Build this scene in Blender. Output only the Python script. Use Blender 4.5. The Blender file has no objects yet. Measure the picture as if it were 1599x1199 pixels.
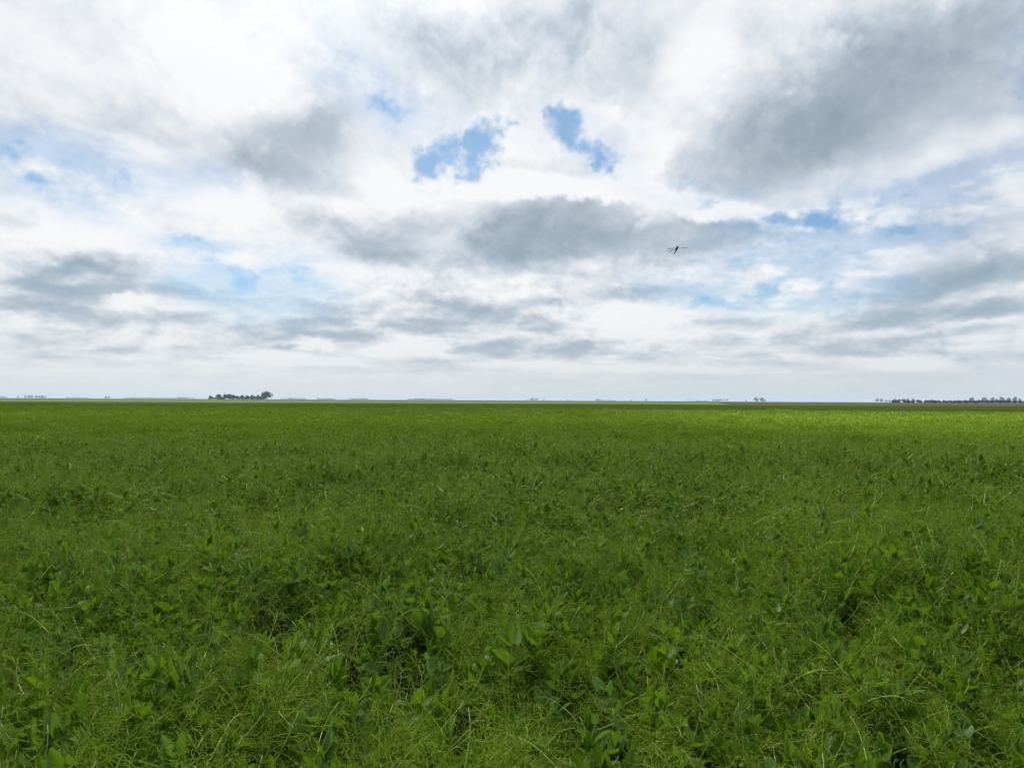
# Pea field under a broken cloud deck, flat prairie horizon.
import bpy, bmesh, math, random
import numpy as np
from mathutils import Vector, Matrix, Euler

sc = bpy.context.scene
col = sc.collection
R = math.radians

# ------------------------------------------------------------------ camera
CAM_H = 1.56
cam_data = bpy.data.cameras.new("camera")
cam = bpy.data.objects.new("camera", cam_data)
col.objects.link(cam)
cam.location = (0.0, 0.0, CAM_H)
# looks along +Y, tipped up 1.37 deg, rolled 0.27 deg
cam.rotation_euler = (Matrix.Rotation(R(90 + 1.37), 3, 'X') @ Matrix.Rotation(R(0.27), 3, 'Z')).to_euler()
cam_data.sensor_fit = 'HORIZONTAL'
cam_data.angle = R(73.7)
cam_data.clip_start = 0.02
cam_data.clip_end = 60000
sc.camera = cam

# ------------------------------------------------------------------ render look
sc.view_settings.view_transform = 'Standard'
sc.view_settings.look = 'None'
sc.view_settings.exposure = 1.3
sc.view_settings.gamma = 1.0
sc.view_settings.use_curve_mapping = False

sc.cycles.use_denoising = True
sc.cycles.use_light_tree = False
sc.cycles.max_bounces = 8
sc.cycles.diffuse_bounces = 3
sc.cycles.sample_clamp_indirect = 3.0
sc.cycles.transmission_bounces = 6

# ------------------------------------------------------------------ sun direction (ahead, left, high above the frame)
SUN_AZ, SUN_EL = -16.0, 52.0
SUN_DIR = Vector((math.sin(R(SUN_AZ)) * math.cos(R(SUN_EL)), math.cos(R(SUN_AZ)) * math.cos(R(SUN_EL)), math.sin(R(SUN_EL))))

# ------------------------------------------------------------------ world: clear sky seen through a broken cloud deck
# cloud tables, all in degrees on the sky: azimuth, elevation, half-width, half-height, turn, amount, edge
HOLES = [
    (-5.2,20.0,4.0,2.21,6,1.05,0.35), (-2.7,21.9,2.6,1.60,25,0.95,0.30), (-1.2,22.9,1.2,0.84,0,0.60,0.20), (4.7,22.6,2.7,1.67,10,0.90,0.20), 
    (6.0,21.8,2.4,1.41,-20,0.35,0.20), (7.5,20.4,2.1,1.43,-40,0.70,0.20), (7.8,19.0,1.8,1.16,-30,0.60,0.20), (4.3,21.2,1.4,1.14,0,0.40,0.20), 
    (9.3,24.0,0.7,0.99,0,0.45,0.10), (-11.9,23.9,3.1,1.79,-35,0.36,0.10), (-16.0,27.2,1.3,0.50,-20,0.50,0.10), (-8.4,24.8,1.2,0.89,0,0.30,0.10), 
    (26.1,14.1,7.4,1.47,4,0.60,0.15), (22.5,14.0,2.8,0.76,-10,0.75,0.20), (16.8,16.1,2.0,0.43,-5,0.60,0.10), (21.8,11.5,3.7,1.26,5,0.60,0.20), 
    (29.1,12.9,2.5,0.63,10,0.60,0.10), (20.6,8.8,5.2,1.29,0,0.50,0.15), (24.8,11.2,3.6,0.76,15,0.62,0.10), (16.2,8.1,3.0,0.71,0,0.50,0.10), 
    (-22.1,10.3,5.6,1.75,-6,0.36,0.10), (-17.5,10.7,2.9,0.80,-18,0.34,0.10), (-25.3,12.1,1.3,0.84,0,0.30,0.10), (-21.1,8.4,1.9,1.28,-10,0.25,0.10), 
    (-35.2,16.0,4.7,1.64,-12,0.36,0.15), (-29.8,15.4,2.4,1.31,-5,0.36,0.15), (-35.0,14.4,1.8,1.09,-15,0.20,0.10), (-31.6,16.7,2.4,1.02,-20,0.20,0.10), 
    (12.7,10.2,2.1,0.46,5,0.30,0.10), (15.0,18.0,1.5,0.57,-20,0.35,0.10), 
]
VEIL = [
    (26.5,13.2,10.8,3.22,5,0.85,0.30), (35.6,15.4,4.3,2.47,20,0.35,0.20), (22.2,9.3,8.7,2.73,0,0.75,0.30), (37.1,21.4,2.1,3.78,0,0.45,0.20), 
    (-21.3,9.8,7.9,3.03,-5,0.72,0.30), (-33.5,15.6,7.5,3.03,-8,0.62,0.30), (-24.9,16.8,4.0,1.81,0,0.25,0.20), (6.4,22.3,5.9,4.19,-25,0.18,0.20), 
    (-5.5,21.8,6.4,3.75,0,0.18,0.20), (-12.9,25.0,6.2,3.95,-30,0.36,0.20), (-19.7,7.2,7.6,2.50,0,0.20,0.20), (14.7,9.6,6.0,2.54,0,0.22,0.20), 
    (15.8,17.0,8.0,1.92,-5,0.20,0.20), 
]
SHADE = [
    (27.4,22.1,14.9,5.00,11,0.44,0.25), (20.7,20.2,9.4,2.79,5,0.32,0.25), (31.2,24.8,11.9,4.65,15,0.34,0.10), (29.5,19.8,7.4,2.52,8,0.22,0.10), 
    (35.0,25.0,5.8,3.33,20,0.20,0.10), (23.0,17.7,11.8,2.28,4,0.22,0.10), (3.1,27.7,13.8,4.73,0,0.34,0.10), (-0.1,29.0,9.2,2.95,0,0.12,0.10), 
    (8.5,25.8,6.3,3.08,20,0.12,0.10), (-6.1,27.2,4.3,3.03,0,0.16,0.10), (-18.4,19.4,5.5,3.31,-8,0.40,0.50), (-19.8,17.8,5.3,1.86,-4,0.28,0.10), 
    (-15.9,21.5,3.8,2.73,-20,0.20,0.10), (-14.4,17.9,4.1,1.72,0,0.14,0.10), (-28.0,20.5,3.8,2.11,-10,0.36,0.10), (-24.9,20.1,2.7,1.31,0,0.16,0.10), 
    (-31.7,20.0,2.4,1.64,0,0.22,0.10), (2.7,13.8,8.0,2.66,6,0.46,0.50), (-0.0,12.5,7.5,2.07,4,0.22,0.10), (7.5,15.2,7.4,2.26,0,0.20,0.10), 
    (13.7,13.4,8.9,2.00,2,0.62,0.45), (18.7,13.9,3.9,1.16,0,0.10,0.10), (-11.5,13.3,6.1,2.32,-4,0.42,0.50), (-12.8,12.4,4.6,1.82,0,0.20,0.10), 
    (-8.1,15.4,4.2,3.00,0,0.20,0.10), (-8.6,11.3,5.8,1.34,0,0.26,0.10), (-16.8,14.1,4.4,1.47,-10,0.20,0.10), (-32.4,8.6,4.8,1.52,2,0.56,0.45), 
    (-29.9,10.0,4.9,1.18,8,0.30,0.10), (-34.5,7.1,4.8,1.31,-4,0.40,0.10), (-33.0,5.9,3.4,0.98,-4,0.40,0.10), (-27.8,6.3,4.6,0.85,2,0.42,0.10), 
    (-35.2,9.9,3.2,1.11,0,0.30,0.10), (-25.6,8.3,3.1,0.95,-10,0.30,0.10), (-36.2,4.4,2.1,0.69,0,0.30,0.10), (-33.7,4.2,2.6,0.53,0,0.28,0.10), 
    (-15.5,5.8,4.1,0.82,-4,0.58,0.50), (-12.2,5.2,4.1,0.84,0,0.40,0.10), (-20.8,5.9,1.9,0.70,0,0.36,0.10), (-13.7,7.2,4.6,1.24,0,0.30,0.10), 
    (-16.2,3.9,4.0,0.46,-3,0.50,0.10), (-13.2,4.1,2.0,0.52,0,0.30,0.10), (-4.3,7.8,5.9,1.37,-3,0.46,0.10), (-5.4,9.8,3.2,1.36,-10,0.26,0.10), 
    (2.7,8.4,3.8,0.95,0,0.42,0.10), (-2.2,4.5,3.2,0.75,0,0.66,0.50), (-5.9,6.2,4.8,0.85,0,0.34,0.10), (1.6,6.1,5.4,0.75,-3,0.36,0.10), 
    (-8.0,6.3,3.7,0.74,0,0.28,0.10), (5.1,3.9,2.7,0.85,0,0.36,0.10), (11.7,3.9,3.6,0.73,-2,0.36,0.10), (7.0,4.6,4.2,0.85,0,0.20,0.10), 
    (10.6,8.2,4.7,1.04,0,0.22,0.10), (17.2,4.9,2.9,0.61,0,0.36,0.10), (18.2,6.4,4.4,0.91,0,0.16,0.10), (14.5,4.2,3.0,0.62,0,0.24,0.10), 
    (29.4,6.3,6.5,0.93,2,0.50,0.10), (34.8,6.3,3.3,0.61,6,0.50,0.10), (32.2,7.8,7.0,1.53,6,0.30,0.10), (33.4,9.3,6.0,1.76,8,0.22,0.10), 
    (27.3,4.2,3.8,0.86,0,0.34,0.10), (31.0,4.9,3.2,0.55,0,0.34,0.10), (22.9,5.3,3.7,0.69,0,0.20,0.10), (34.8,3.0,4.4,0.62,2,0.26,0.10), 
    (22.9,3.1,4.1,0.59,0,0.24,0.10), (33.4,11.9,6.0,2.60,10,0.14,0.10), (-29.4,3.6,2.9,0.37,-2,0.26,0.10), (-23.8,3.1,2.7,0.29,0,0.22,0.10), 
    (-33.3,3.0,2.3,0.27,0,0.20,0.10), (-6.4,3.4,4.8,0.27,0,0.20,0.10), 
]
LIT = [
    (-22.7,25.0,11.9,3.74,-10,0.12,0.10), (-11.3,18.1,7.3,1.93,-20,0.20,0.10), (1.6,17.5,11.7,1.49,-4,0.35,0.10), (11.2,19.9,2.6,3.79,-20,0.30,0.10), 
    (15.3,27.0,4.5,3.37,50,0.20,0.10), (-30.3,12.7,10.5,1.78,-10,0.30,0.10), (19.7,14.5,5.7,1.06,-10,0.40,0.20), (5.3,17.0,10.6,0.89,-2,0.20,0.20), 
    (-23.0,15.2,6.9,1.58,-8,0.20,0.10), (27.4,9.8,3.8,1.59,25,0.20,0.10), (-10.2,16.8,3.1,1.47,-20,0.20,0.10), (-29.4,7.3,2.0,0.65,10,0.30,0.10), 
    (18.2,14.9,4.4,1.25,-8,0.20,0.10), (-12.8,15.1,4.6,1.48,0,0.15,0.10), (13.7,16.6,6.1,0.97,-8,0.25,0.10), (-16.7,4.6,3.5,0.46,0,0.25,0.10), 
    (8.0,24.0,3.2,1.81,0,0.15,0.10), 
]


class Nodes:
    """small helper to write node trees as expressions"""
    def __init__(self, tree):
        self.t = tree

    def new(self, kind, **kw):
        n = self.t.nodes.new(kind)
        for k, v in kw.items():
            setattr(n, k, v)
        return n

    def put(self, sock, v):
        if isinstance(v, bpy.types.NodeSocket):
            self.t.links.new(v, sock)
        elif v is not None:
            sock.default_value = v

    def m(self, op, a, b=None, c=None, clamp=False):
        n = self.new('ShaderNodeMath', operation=op, use_clamp=clamp)
        for i, v in enumerate((a, b, c)):
            self.put(n.inputs[i], v)
        return n.outputs[0]

    def v(self, op, a, b=None, out=0):
        n = self.new('ShaderNodeVectorMath', operation=op)
        self.put(n.inputs[0], a)
        if op == 'SCALE':
            self.put(n.inputs['Scale'], b)
        else:
            self.put(n.inputs[1], b)
        return n.outputs[out]

    def rng(self, x, a, b, lo=0.0, hi=1.0, smooth=True):
        n = self.new('ShaderNodeMapRange')
        n.interpolation_type = 'SMOOTHSTEP' if smooth else 'LINEAR'
        for i, q in enumerate((x, a, b, lo, hi)):
            self.put(n.inputs[i], q)
        return n.outputs[0]

    def noise(self, vec, scale, detail=5.0, rough=0.55, dist=0.0, out='Fac', lac=2.0):
        n = self.new('ShaderNodeTexNoise')
        self.put(n.inputs['Vector'], vec)
        self.put(n.inputs['Scale'], scale)
        self.put(n.inputs['Detail'], detail)
        self.put(n.inputs['Roughness'], rough)
        self.put(n.inputs['Lacunarity'], lac)
        self.put(n.inputs['Distortion'], dist)
        return n.outputs[out]

    def mix(self, f, a, b, mode='MIX'):
        n = self.new('ShaderNodeMix', data_type='RGBA', blend_type=mode)
        self.put(n.inputs[0], f)
        self.put(n.inputs[6], a)
        self.put(n.inputs[7], b)
        return n.outputs[2]

    def xyz(self, x, y, z):
        n = self.new('ShaderNodeCombineXYZ')
        for i, q in enumerate((x, y, z)):
            self.put(n.inputs[i], q)
        return n.outputs[0]

    def ramp(self, f, stops):
        n = self.new('ShaderNodeValToRGB')
        e = n.color_ramp.elements
        while len(e) < len(stops):
            e.new(0.5)
        for el_, (p, c) in zip(e, stops):
            el_.position = p
            el_.color = (*c, 1.0)
        self.put(n.inputs[0], f)
        return n.outputs[0]


world = bpy.data.worlds.new("World")
sc.world = world
world.use_nodes = True
world.cycles.sampling_method = 'MANUAL'
world.cycles.sample_map_resolution = 512
wt = world.node_tree
wt.nodes.clear()
W = Nodes(wt)
direction = W.new('ShaderNodeTexCoord').outputs['Generated']
sep = W.new('ShaderNodeSeparateXYZ')
W.put(sep.inputs[0], direction)
dx, dy, dz = sep.outputs
az = W.m('MULTIPLY', W.m('ARCTAN2', dx, dy), 180 / math.pi)
el = W.m('MULTIPLY', W.m('ARCSINE', dz), 180 / math.pi)

# the clouds are worked out once from the tables and fractal noise into a map of the whole sky, ten cells per degree
def noise_tile(seed, beta, n=1024, lo=2.0):
    """periodic cloud-like noise, unit deviation"""
    r = np.random.RandomState(seed)
    f = np.fft.rfft2(r.randn(n, n))
    k = np.hypot(np.fft.fftfreq(n)[:, None], np.fft.rfftfreq(n)[None, :]) * n
    k[0, 0] = 1
    f *= np.where(k < lo, 0.0, k ** (-beta / 2.0))
    a = np.fft.irfft2(f, (n, n))
    return ((a - a.mean()) / a.std()).astype(np.float32)


def pick(tile, u, v):
    """bilinear lookup, u and v in tiles"""
    n = tile.shape[0]
    u = u * n
    v = v * n
    i = np.floor(u).astype(np.int32)
    j = np.floor(v).astype(np.int32)
    fu, fv = (u - i).astype(np.float32), (v - j).astype(np.float32)
    i0, j0, i1, j1 = i % n, j % n, (i + 1) % n, (j + 1) % n
    return ((tile[j0, i0] * (1 - fu) + tile[j0, i1] * fu) * (1 - fv) + (tile[j1, i0] * (1 - fu) + tile[j1, i1] * fu) * fv)


def puffs(u, v, cell, seed):
    """rounded heads packed side by side: 1 in the middle of a head, falling to its rim"""
    r = np.random.RandomState(seed)
    n = 64
    jx, jy = r.rand(n, n).astype(np.float32), r.rand(n, n).astype(np.float32)
    u, v = u / cell, v / cell
    i, j = np.floor(u).astype(np.int32), np.floor(v).astype(np.int32)
    best = np.full(u.shape, 9.0, np.float32)
    for di in (-1, 0, 1):
        for dj in (-1, 0, 1):
            a, b = (i + di) % n, (j + dj) % n
            best = np.minimum(best, (u - i - di - jx[a, b]) ** 2 + (v - j - dj - jy[a, b]) ** 2)
    return np.clip(1.0 - best, 0, 1)


def sstep(x, a, b):
    t = np.clip((x - a) / (b - a), 0, 1)
    return t * t * (3 - 2 * t)


SKY_STEP = 0.1
NX, NY, EL_LOW = 3600, 960, -6.0
azd = ((np.arange(NX, dtype=np.float32) + 0.5) * SKY_STEP - 180.0)[None, :].repeat(NY, 0)
eld = ((np.arange(NY, dtype=np.float32) + 0.5) * SKY_STEP + EL_LOW)[:, None].repeat(NX, 1)
T1, T2, T3, T4 = noise_tile(1, 3.9), noise_tile(2, 3.9), noise_tile(3, 3.25), noise_tile(4, 4.2)
P = 90.0                                                     # degrees covered by one noise tile
lowf = np.clip(0.20 + 0.80 * eld / 26.0, 0.20, 1.0).astype(np.float32)
squash = np.clip(0.32 + eld / 30.0, 0.32, 1.0)               # clouds look flatter nearer the horizon
ve = eld + 18.0 * (1 - np.exp(-np.maximum(eld, -3.0) / 8.0))      # vertical noise coordinate: compressed near the horizon
w_big = pick(T1, azd / P, ve / P)
w_big2 = pick(T2, azd / P + 0.3, ve / P)
w_fin = pick(T3, azd / 34.0, ve / 34.0)
w_fin2 = pick(T3, azd / 34.0 + 0.5, ve / 34.0 + 0.25)
# heads of cumulus at three sizes, slightly warped; lit from above and the left
pu, pv_ = azd + 0.9 * w_fin + 0.8 * w_big, ve + 0.9 * w_fin2
PUFF = 0.55 * puffs(pu, pv_, 9.0, 31) + 0.32 * puffs(pu + 0.4 * w_fin2, pv_, 4.2, 32) + 0.22 * puffs(pu, pv_ + 0.3 * w_fin, 2.0, 33) + 0.13 * puffs(pu + 0.3 * w_fin, pv_, 1.0, 34) - 0.74
k_s = 7
SUNLIT = np.roll(PUFF, (k_s, -k_s // 2), (0, 1)) - np.roll(PUFF, (-k_s, k_s // 2), (0, 1))
qa = azd + (0.30 * w_big + 0.42 * w_fin - 2.2 * SUNLIT) * (0.5 + 0.5 * lowf)
qe = eld + (0.25 * w_big2 + 0.38 * w_fin2 + 2.4 * PUFF) * lowf


def layout(table):
    total = np.zeros((NY, NX), np.float32)
    for a, e, ra, re_, turn, amt, hard in table:
        m = 1.3 * max(ra, re_) + 9.0
        i0, i1 = int((a - m + 180) / SKY_STEP), int((a + m + 180) / SKY_STEP)
        m = 1.3 * (re_ + abs(math.sin(R(turn))) * ra) + 7.0
        j0, j1 = max(0, int((e - m - EL_LOW) / SKY_STEP)), int((e + m - EL_LOW) / SKY_STEP)
        da, de = qa[j0:j1, i0:i1] - a, qe[j0:j1, i0:i1] - e
        t = R(turn)
        u = (da * math.cos(t) + de * math.sin(t)) / ra
        v = (-da * math.sin(t) + de * math.cos(t)) / re_
        total[j0:j1, i0:i1] += amt * sstep(np.hypot(u, v), 1.25, hard)
    return total


hole_f, veil_f, shade_f, lit_f = layout(HOLES), layout(VEIL), layout(SHADE), layout(LIT)
# billows: lit on the side towards the sun, so the difference of a noise field up and down
bil = pick(T3, azd / 52.0 + 0.1, ve / 52.0 + 0.7)
bil_up = pick(T4, azd / 60.0 + 0.11, ve / 60.0 + 0.02)
relief_s = (pick(T4, azd / 60.0 + 0.11, ve / 60.0 + 0.02 + 0.012) - bil_up)
wispn = pick(T3, azd / 14.0, ve / 14.0 + 0.4)
# the deck as a flat layer overhead
sx, sy = np.sin(np.radians(azd)), np.cos(np.radians(azd))
rd = np.cos(np.radians(eld)) / (np.sin(np.radians(np.maximum(eld, 0.0))) + 0.045)
dk = pick(T1, sx * rd / 14.0, sy * rd / 14.0)
dk2 = pick(T3, sx * rd / 9.0 + 0.4, sy * rd / 9.0)
away = np.maximum(sstep(np.abs(azd), 40, 60), sstep(eld, 31, 45))

hole_in = hole_f + away * 0.9 * sstep(dk, 0.7, 1.6) + (0.10 * bil + 0.34 * wispn - 0.30 * PUFF) * sstep(hole_f + away * sstep(dk, 0.2, 1.2), 0.04, 0.35)
hole = 0.90 * sstep(hole_in, -0.02, 1.32)
streak = pick(T3, azd / 60.0 + 0.2 * ve / 60.0, ve / 16.0 + 0.6)      # thin high streaks drawn across the gaps
veil = np.clip(veil_f * (0.92 + 0.25 * bil + 0.12 * wispn - 0.28 * streak - 0.35 * PUFF), 0, 0.52)
clear = np.clip(1 - (1 - np.clip(hole, 0, 1)) * (1 - veil), 0, 1)
band = sstep(eld, 0.8, 3.5) * sstep(eld, 21, 9)
shade = (0.68 + 0.14 * sstep(eld, 14, 7)) * shade_f * np.clip(0.97 + 0.10 * bil_up, 0.5, 1.3) - 1.05 * lit_f
shade += away * np.clip(0.30 - 0.16 * dk, 0.0, 0.6)
shade += band * (0.10 * dk2)
shade += (0.018 * bil + 0.030 * bil_up - (0.10 + 0.14 * sstep(shade_f, 0.1, 0.5)) * PUFF - (0.26 + 0.14 * sstep(shade_f, 0.1, 0.5)) * SUNLIT) * (0.35 + 0.65 * lowf)
SMALL = 0.5 * puffs(pu, pv_, 5.0, 41) + 0.4 * puffs(pu, pv_, 2.4, 42) + 0.2 * puffs(pu, pv_, 1.2, 43) - 0.73
small_lit = np.roll(SMALL, (4, -2), (0, 1)) - np.roll(SMALL, (-4, 2), (0, 1))
shade -= sstep(eld, 1.5, 4.0) * sstep(eld, 17, 8) * (0.22 * SMALL + 0.44 * small_lit)
shade += 0.045 * sstep(azd, -20, 38) + 0.135 + 0.018 * wispn
# thin cloud next to a gap is bright
shade -= 0.10 * sstep(hole_f, 0.0, 0.35)
shade = np.clip(shade, 0, 1)
KN = np.array([0.0, 0.10, 0.25, 0.45, 0.70, 1.0])
CR = np.stack([np.interp(shade, KN, c) for c in ((0.885, 0.81, 0.655, 0.475, 0.34, 0.25), (0.895, 0.83, 0.70, 0.54, 0.41, 0.31), (0.91, 0.86, 0.755, 0.61, 0.48, 0.375))], -1).astype(np.float32)
# cloud bases far off take the blue of the air between
bl = (sstep(shade, 0.22, 0.75) * sstep(eld, 16, 6) * 0.5)[..., None]
CR = CR * (1 - bl) + np.array((0.33, 0.47, 0.58), np.float32) * bl
cloud_pix = np.concatenate([CR, clear[..., None].astype(np.float32)], -1)

cloud_map = bpy.data.images.new("cloud_map", NX, NY, alpha=True, float_buffer=True, is_data=True)
cloud_map.alpha_mode = 'CHANNEL_PACKED'
cloud_map.pixels.foreach_set(cloud_pix.ravel())
cloud_map.update()
look = W.new('ShaderNodeTexImage', image=cloud_map, interpolation='Cubic', extension='EXTEND')
W.put(look.inputs[0], W.v('MULTIPLY', W.v('SUBTRACT', W.xyz(az, el, 0.0), (-180.0, EL_LOW, 0)), (1 / 360.0, 1 / (NY * SKY_STEP), 0)))
clear, blue_low = look.outputs[1], look.outputs[0]

nishita = W.new('ShaderNodeTexSky', sky_type='NISHITA', sun_disc=False)
nishita.sun_elevation = R(SUN_EL)
nishita.sun_rotation = R(SUN_AZ)
nishita.altitude = 500
nishita.air_density = 1.0
nishita.dust_density = 1.4
blue = W.v('MULTIPLY', nishita.outputs[0], (0.058, 0.084, 0.097))
sky = W.mix(clear, blue_low, blue)
# milky air near the horizon
horizon = W.mix(W.rng(az, -30.0, 34.0), (0.665, 0.695, 0.71, 1), (0.545, 0.60, 0.63, 1))
milk = W.m('POWER', W.rng(el, 15.0, -0.4, 0.0, 1.0, smooth=False), 3.8)
sky = W.mix(milk, sky, horizon)
# the deck brightens towards the hidden sun
cosang = W.v('DOT_PRODUCT', direction, tuple(SUN_DIR), out=1)
glow = W.m('ADD', 1.0, W.m('MULTIPLY', W.m('POWER', W.m('MAXIMUM', cosang, 0.0), 30.0), 1.4))
sky = W.v('SCALE', sky, glow)
# ground below the horizon
sky = W.mix(W.rng(dz, -0.005, -0.03), sky, (0.06, 0.09, 0.03, 1))
bg = W.new('ShaderNodeBackground')
W.put(bg.inputs[0], sky)
bg.inputs[1].default_value = 0.43
wo = W.new('ShaderNodeOutputWorld')
wt.links.new(bg.outputs[0], wo.inputs[0])

# ------------------------------------------------------------------ sun
sun_data = bpy.data.lights.new("sun", 'SUN')
sun_data.energy = 5.0
sun_data.angle = R(0.8)
sun_data.color = (1.0, 0.955, 0.88)
sun = bpy.data.objects.new("sun", sun_data)
col.objects.link(sun)
sun.rotation_euler = SUN_DIR.to_track_quat('Z', 'Y').to_euler()
sun.location = (0, 0, 50)

# ------------------------------------------------------------------ materials
def new_mat(name):
    m = bpy.data.materials.new(name)
    m.use_nodes = True
    m.node_tree.nodes.clear()
    n = Nodes(m.node_tree)
    out = n.new('ShaderNodeOutputMaterial')
    return m, n, out


def plant_mat(name, dark, light, trans, t_share, rough=0.5, spec=0.35, patch=0.0, bluish=None, scale=9.0):
    """leafy surface: colour differs from plant to plant and across a leaf, light also comes through it"""
    m, n, out = new_mat(name)
    rnd = n.new('ShaderNodeObjectInfo').outputs['Random']
    geo = n.new('ShaderNodeNewGeometry')
    tex = n.noise(geo.outputs['Position'], scale, 2.0, 0.6)
    field_patch = n.noise(geo.outputs['Position'], 0.55, 2.0, 0.55)
    f = n.m('ADD', n.m('MULTIPLY', rnd, 0.55), n.m('MULTIPLY', n.m('SUBTRACT', tex, 0.5), 1.1))
    f = n.m('ADD', f, n.m('MULTIPLY', n.m('SUBTRACT', field_patch, 0.42), 1.8), clamp=True)
    c = n.mix(f, (*dark, 1), (*light, 1))
    if bluish:
        c = n.mix(n.rng(n.m('FRACT', n.m('MULTIPLY', rnd, 7.3)), 0.55, 1.0, 0.0, 0.75), c, (*bluish, 1))
    p = n.new('ShaderNodeBsdfPrincipled')
    n.put(p.inputs['Base Color'], c)
    p.inputs['Roughness'].default_value = rough
    p.inputs['Specular IOR Level'].default_value = spec
    t = n.new('ShaderNodeBsdfTranslucent')
    n.put(t.inputs[0], n.mix(0.6, c, (*trans, 1)))
    mx = n.new('ShaderNodeMixShader')
    mx.inputs[0].default_value = t_share
    m.node_tree.links.new(p.outputs[0], mx.inputs[1])
    m.node_tree.links.new(t.outputs[0], mx.inputs[2])
    m.node_tree.links.new(mx.outputs[0], out.inputs[0])
    return m


M_LEAF = plant_mat("pea_leaf", (0.080, 0.172, 0.011), (0.162, 0.292, 0.017), (0.21, 0.37, 0.008), 0.38, 0.48, 0.26, bluish=(0.122, 0.222, 0.080))
M_TENDRIL = plant_mat("pea_tendril", (0.210, 0.335, 0.019), (0.350, 0.468, 0.030), (0.39, 0.53, 0.013), 0.38, 0.5, 0.18)
M_STEM = plant_mat("pea_stem", (0.36, 0.48, 0.10), (0.54, 0.64, 0.21), (0.48, 0.60, 0.12), 0.2, 0.45, 0.3)
M_FAR = plant_mat("pea_far_foliage", (0.098, 0.178, 0.012), (0.165, 0.248, 0.020), (0.20, 0.30, 0.010), 0.36, 0.6, 0.10)


def field_mat(name, c1, c2, c3, big, small, bump=0.25, rough=0.9):
    m, n, out = new_mat(name)
    pos = n.new('ShaderNodeNewGeometry').outputs['Position']
    a = n.noise(pos, big, 4.0, 0.6)
    b = n.noise(pos, small, 4.0, 0.65)
    c = n.mix(n.rng(a, 0.35, 0.65), (*c1, 1), (*c2, 1))
    c = n.mix(n.rng(b, 0.45, 0.75, 0.0, 0.8), c, (*c3, 1))
    p = n.new('ShaderNodeBsdfPrincipled')
    n.put(p.inputs['Base Color'], c)
    p.inputs['Roughness'].default_value = rough
    p.inputs['Specular IOR Level'].default_value = 0.0
    bp = n.new('ShaderNodeBump')
    bp.inputs['Strength'].default_value = bump
    bp.inputs['Distance'].default_value = 0.3
    n.put(bp.inputs['Height'], b)
    n.put(p.inputs['Normal'], bp.outputs[0])
    m.node_tree.links.new(p.outputs[0], out.inputs[0])
    return m


M_SOIL = field_mat("soil", (0.020, 0.016, 0.011), (0.028, 0.022, 0.015), (0.018, 0.017, 0.010), 1.3, 9.0, 0.5)
M_CANOPY = field_mat("pea_canopy", (0.050, 0.085, 0.010), (0.062, 0.100, 0.012), (0.075, 0.115, 0.014), 0.11, 1.6, 0.4)
M_CEREAL = field_mat("cereal_green", (0.042, 0.066, 0.011), (0.052, 0.076, 0.012), (0.048, 0.072, 0.014), 0.02, 0.5)
M_SAGE = field_mat("pale_green_crop", (0.058, 0.086, 0.026), (0.070, 0.098, 0.032), (0.062, 0.090, 0.028), 0.008, 0.1)
M_STUBBLE = field_mat("dry_pasture", (0.040, 0.036, 0.013), (0.050, 0.038, 0.018), (0.032, 0.038, 0.011), 0.012, 0.08)
M_PLAIN = field_mat("far_plain", (0.028, 0.042, 0.016), (0.040, 0.052, 0.020), (0.024, 0.036, 0.014), 0.0021, 0.011)


# ------------------------------------------------------------------ mesh helpers
class MB:
    """collects vertices, faces and material slots, then links them as one mesh"""
    def __init__(self):
        self.v, self.f, self.m = [], [], []

    def add(self, verts, faces, mat=0):
        o = len(self.v)
        self.v.extend([tuple(p) for p in verts])
        self.f.extend([tuple(i + o for i in q_) for q_ in faces])
        self.m.extend([mat] * len(faces))

    def tube(self, pts, r0, r1, sides=3, mat=0):
        n = len(pts)
        verts, faces = [], []
        for i, p in enumerate(pts):
            t = (pts[min(i + 1, n - 1)] - pts[max(i - 1, 0)])
            if t.length < 1e-9:
                t = Vector((0, 0, 1))
            t.normalize()
            ref = Vector((0, 0, 1)) if abs(t.z) < 0.9 else Vector((1, 0, 0))
            a = t.cross(ref).normalized()
            b = t.cross(a)
            r = r0 + (r1 - r0) * i / (n - 1)
            for k in range(sides):
                g = 2 * math.pi * k / sides
                verts.append(p + (a * math.cos(g) + b * math.sin(g)) * r)
        for i in range(n - 1):
            for k in range(sides):
                k2 = (k + 1) % sides
                faces.append((i * sides + k, i * sides + k2, (i + 1) * sides + k2, (i + 1) * sides + k))
        faces.append(tuple(range(sides))[::-1])
        faces.append(tuple((n - 1) * sides + k for k in range(sides)))
        self.add(verts, faces, mat)

    def take(self, other, mat4, mat=None):
        self.add([mat4 @ Vector(p) for p in other.v], other.f, 0 if mat is None else mat)

    def mesh(self, name, mats, smooth=True):
        me = bpy.data.meshes.new(name)
        me.from_pydata(self.v, [], self.f)
        for mt in mats:
            me.materials.append(mt)
        if len(mats) > 1:
            me.polygons.foreach_set('material_index', self.m)
        if smooth:
            me.polygons.foreach_set('use_smooth', [True] * len(me.polygons))
        me.update()
        return me


def link(name, me, parent=None):
    o = bpy.data.objects.new(name, me)
    col.objects.link(o)
    if parent:
        o.parent = parent
    return o


def tag(o, label=None, cat=None, group=None, kind=None):
    for k, v in (('label', label), ('category', cat), ('group', group), ('kind', kind)):
        if v:
            o[k] = v
    return o


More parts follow.
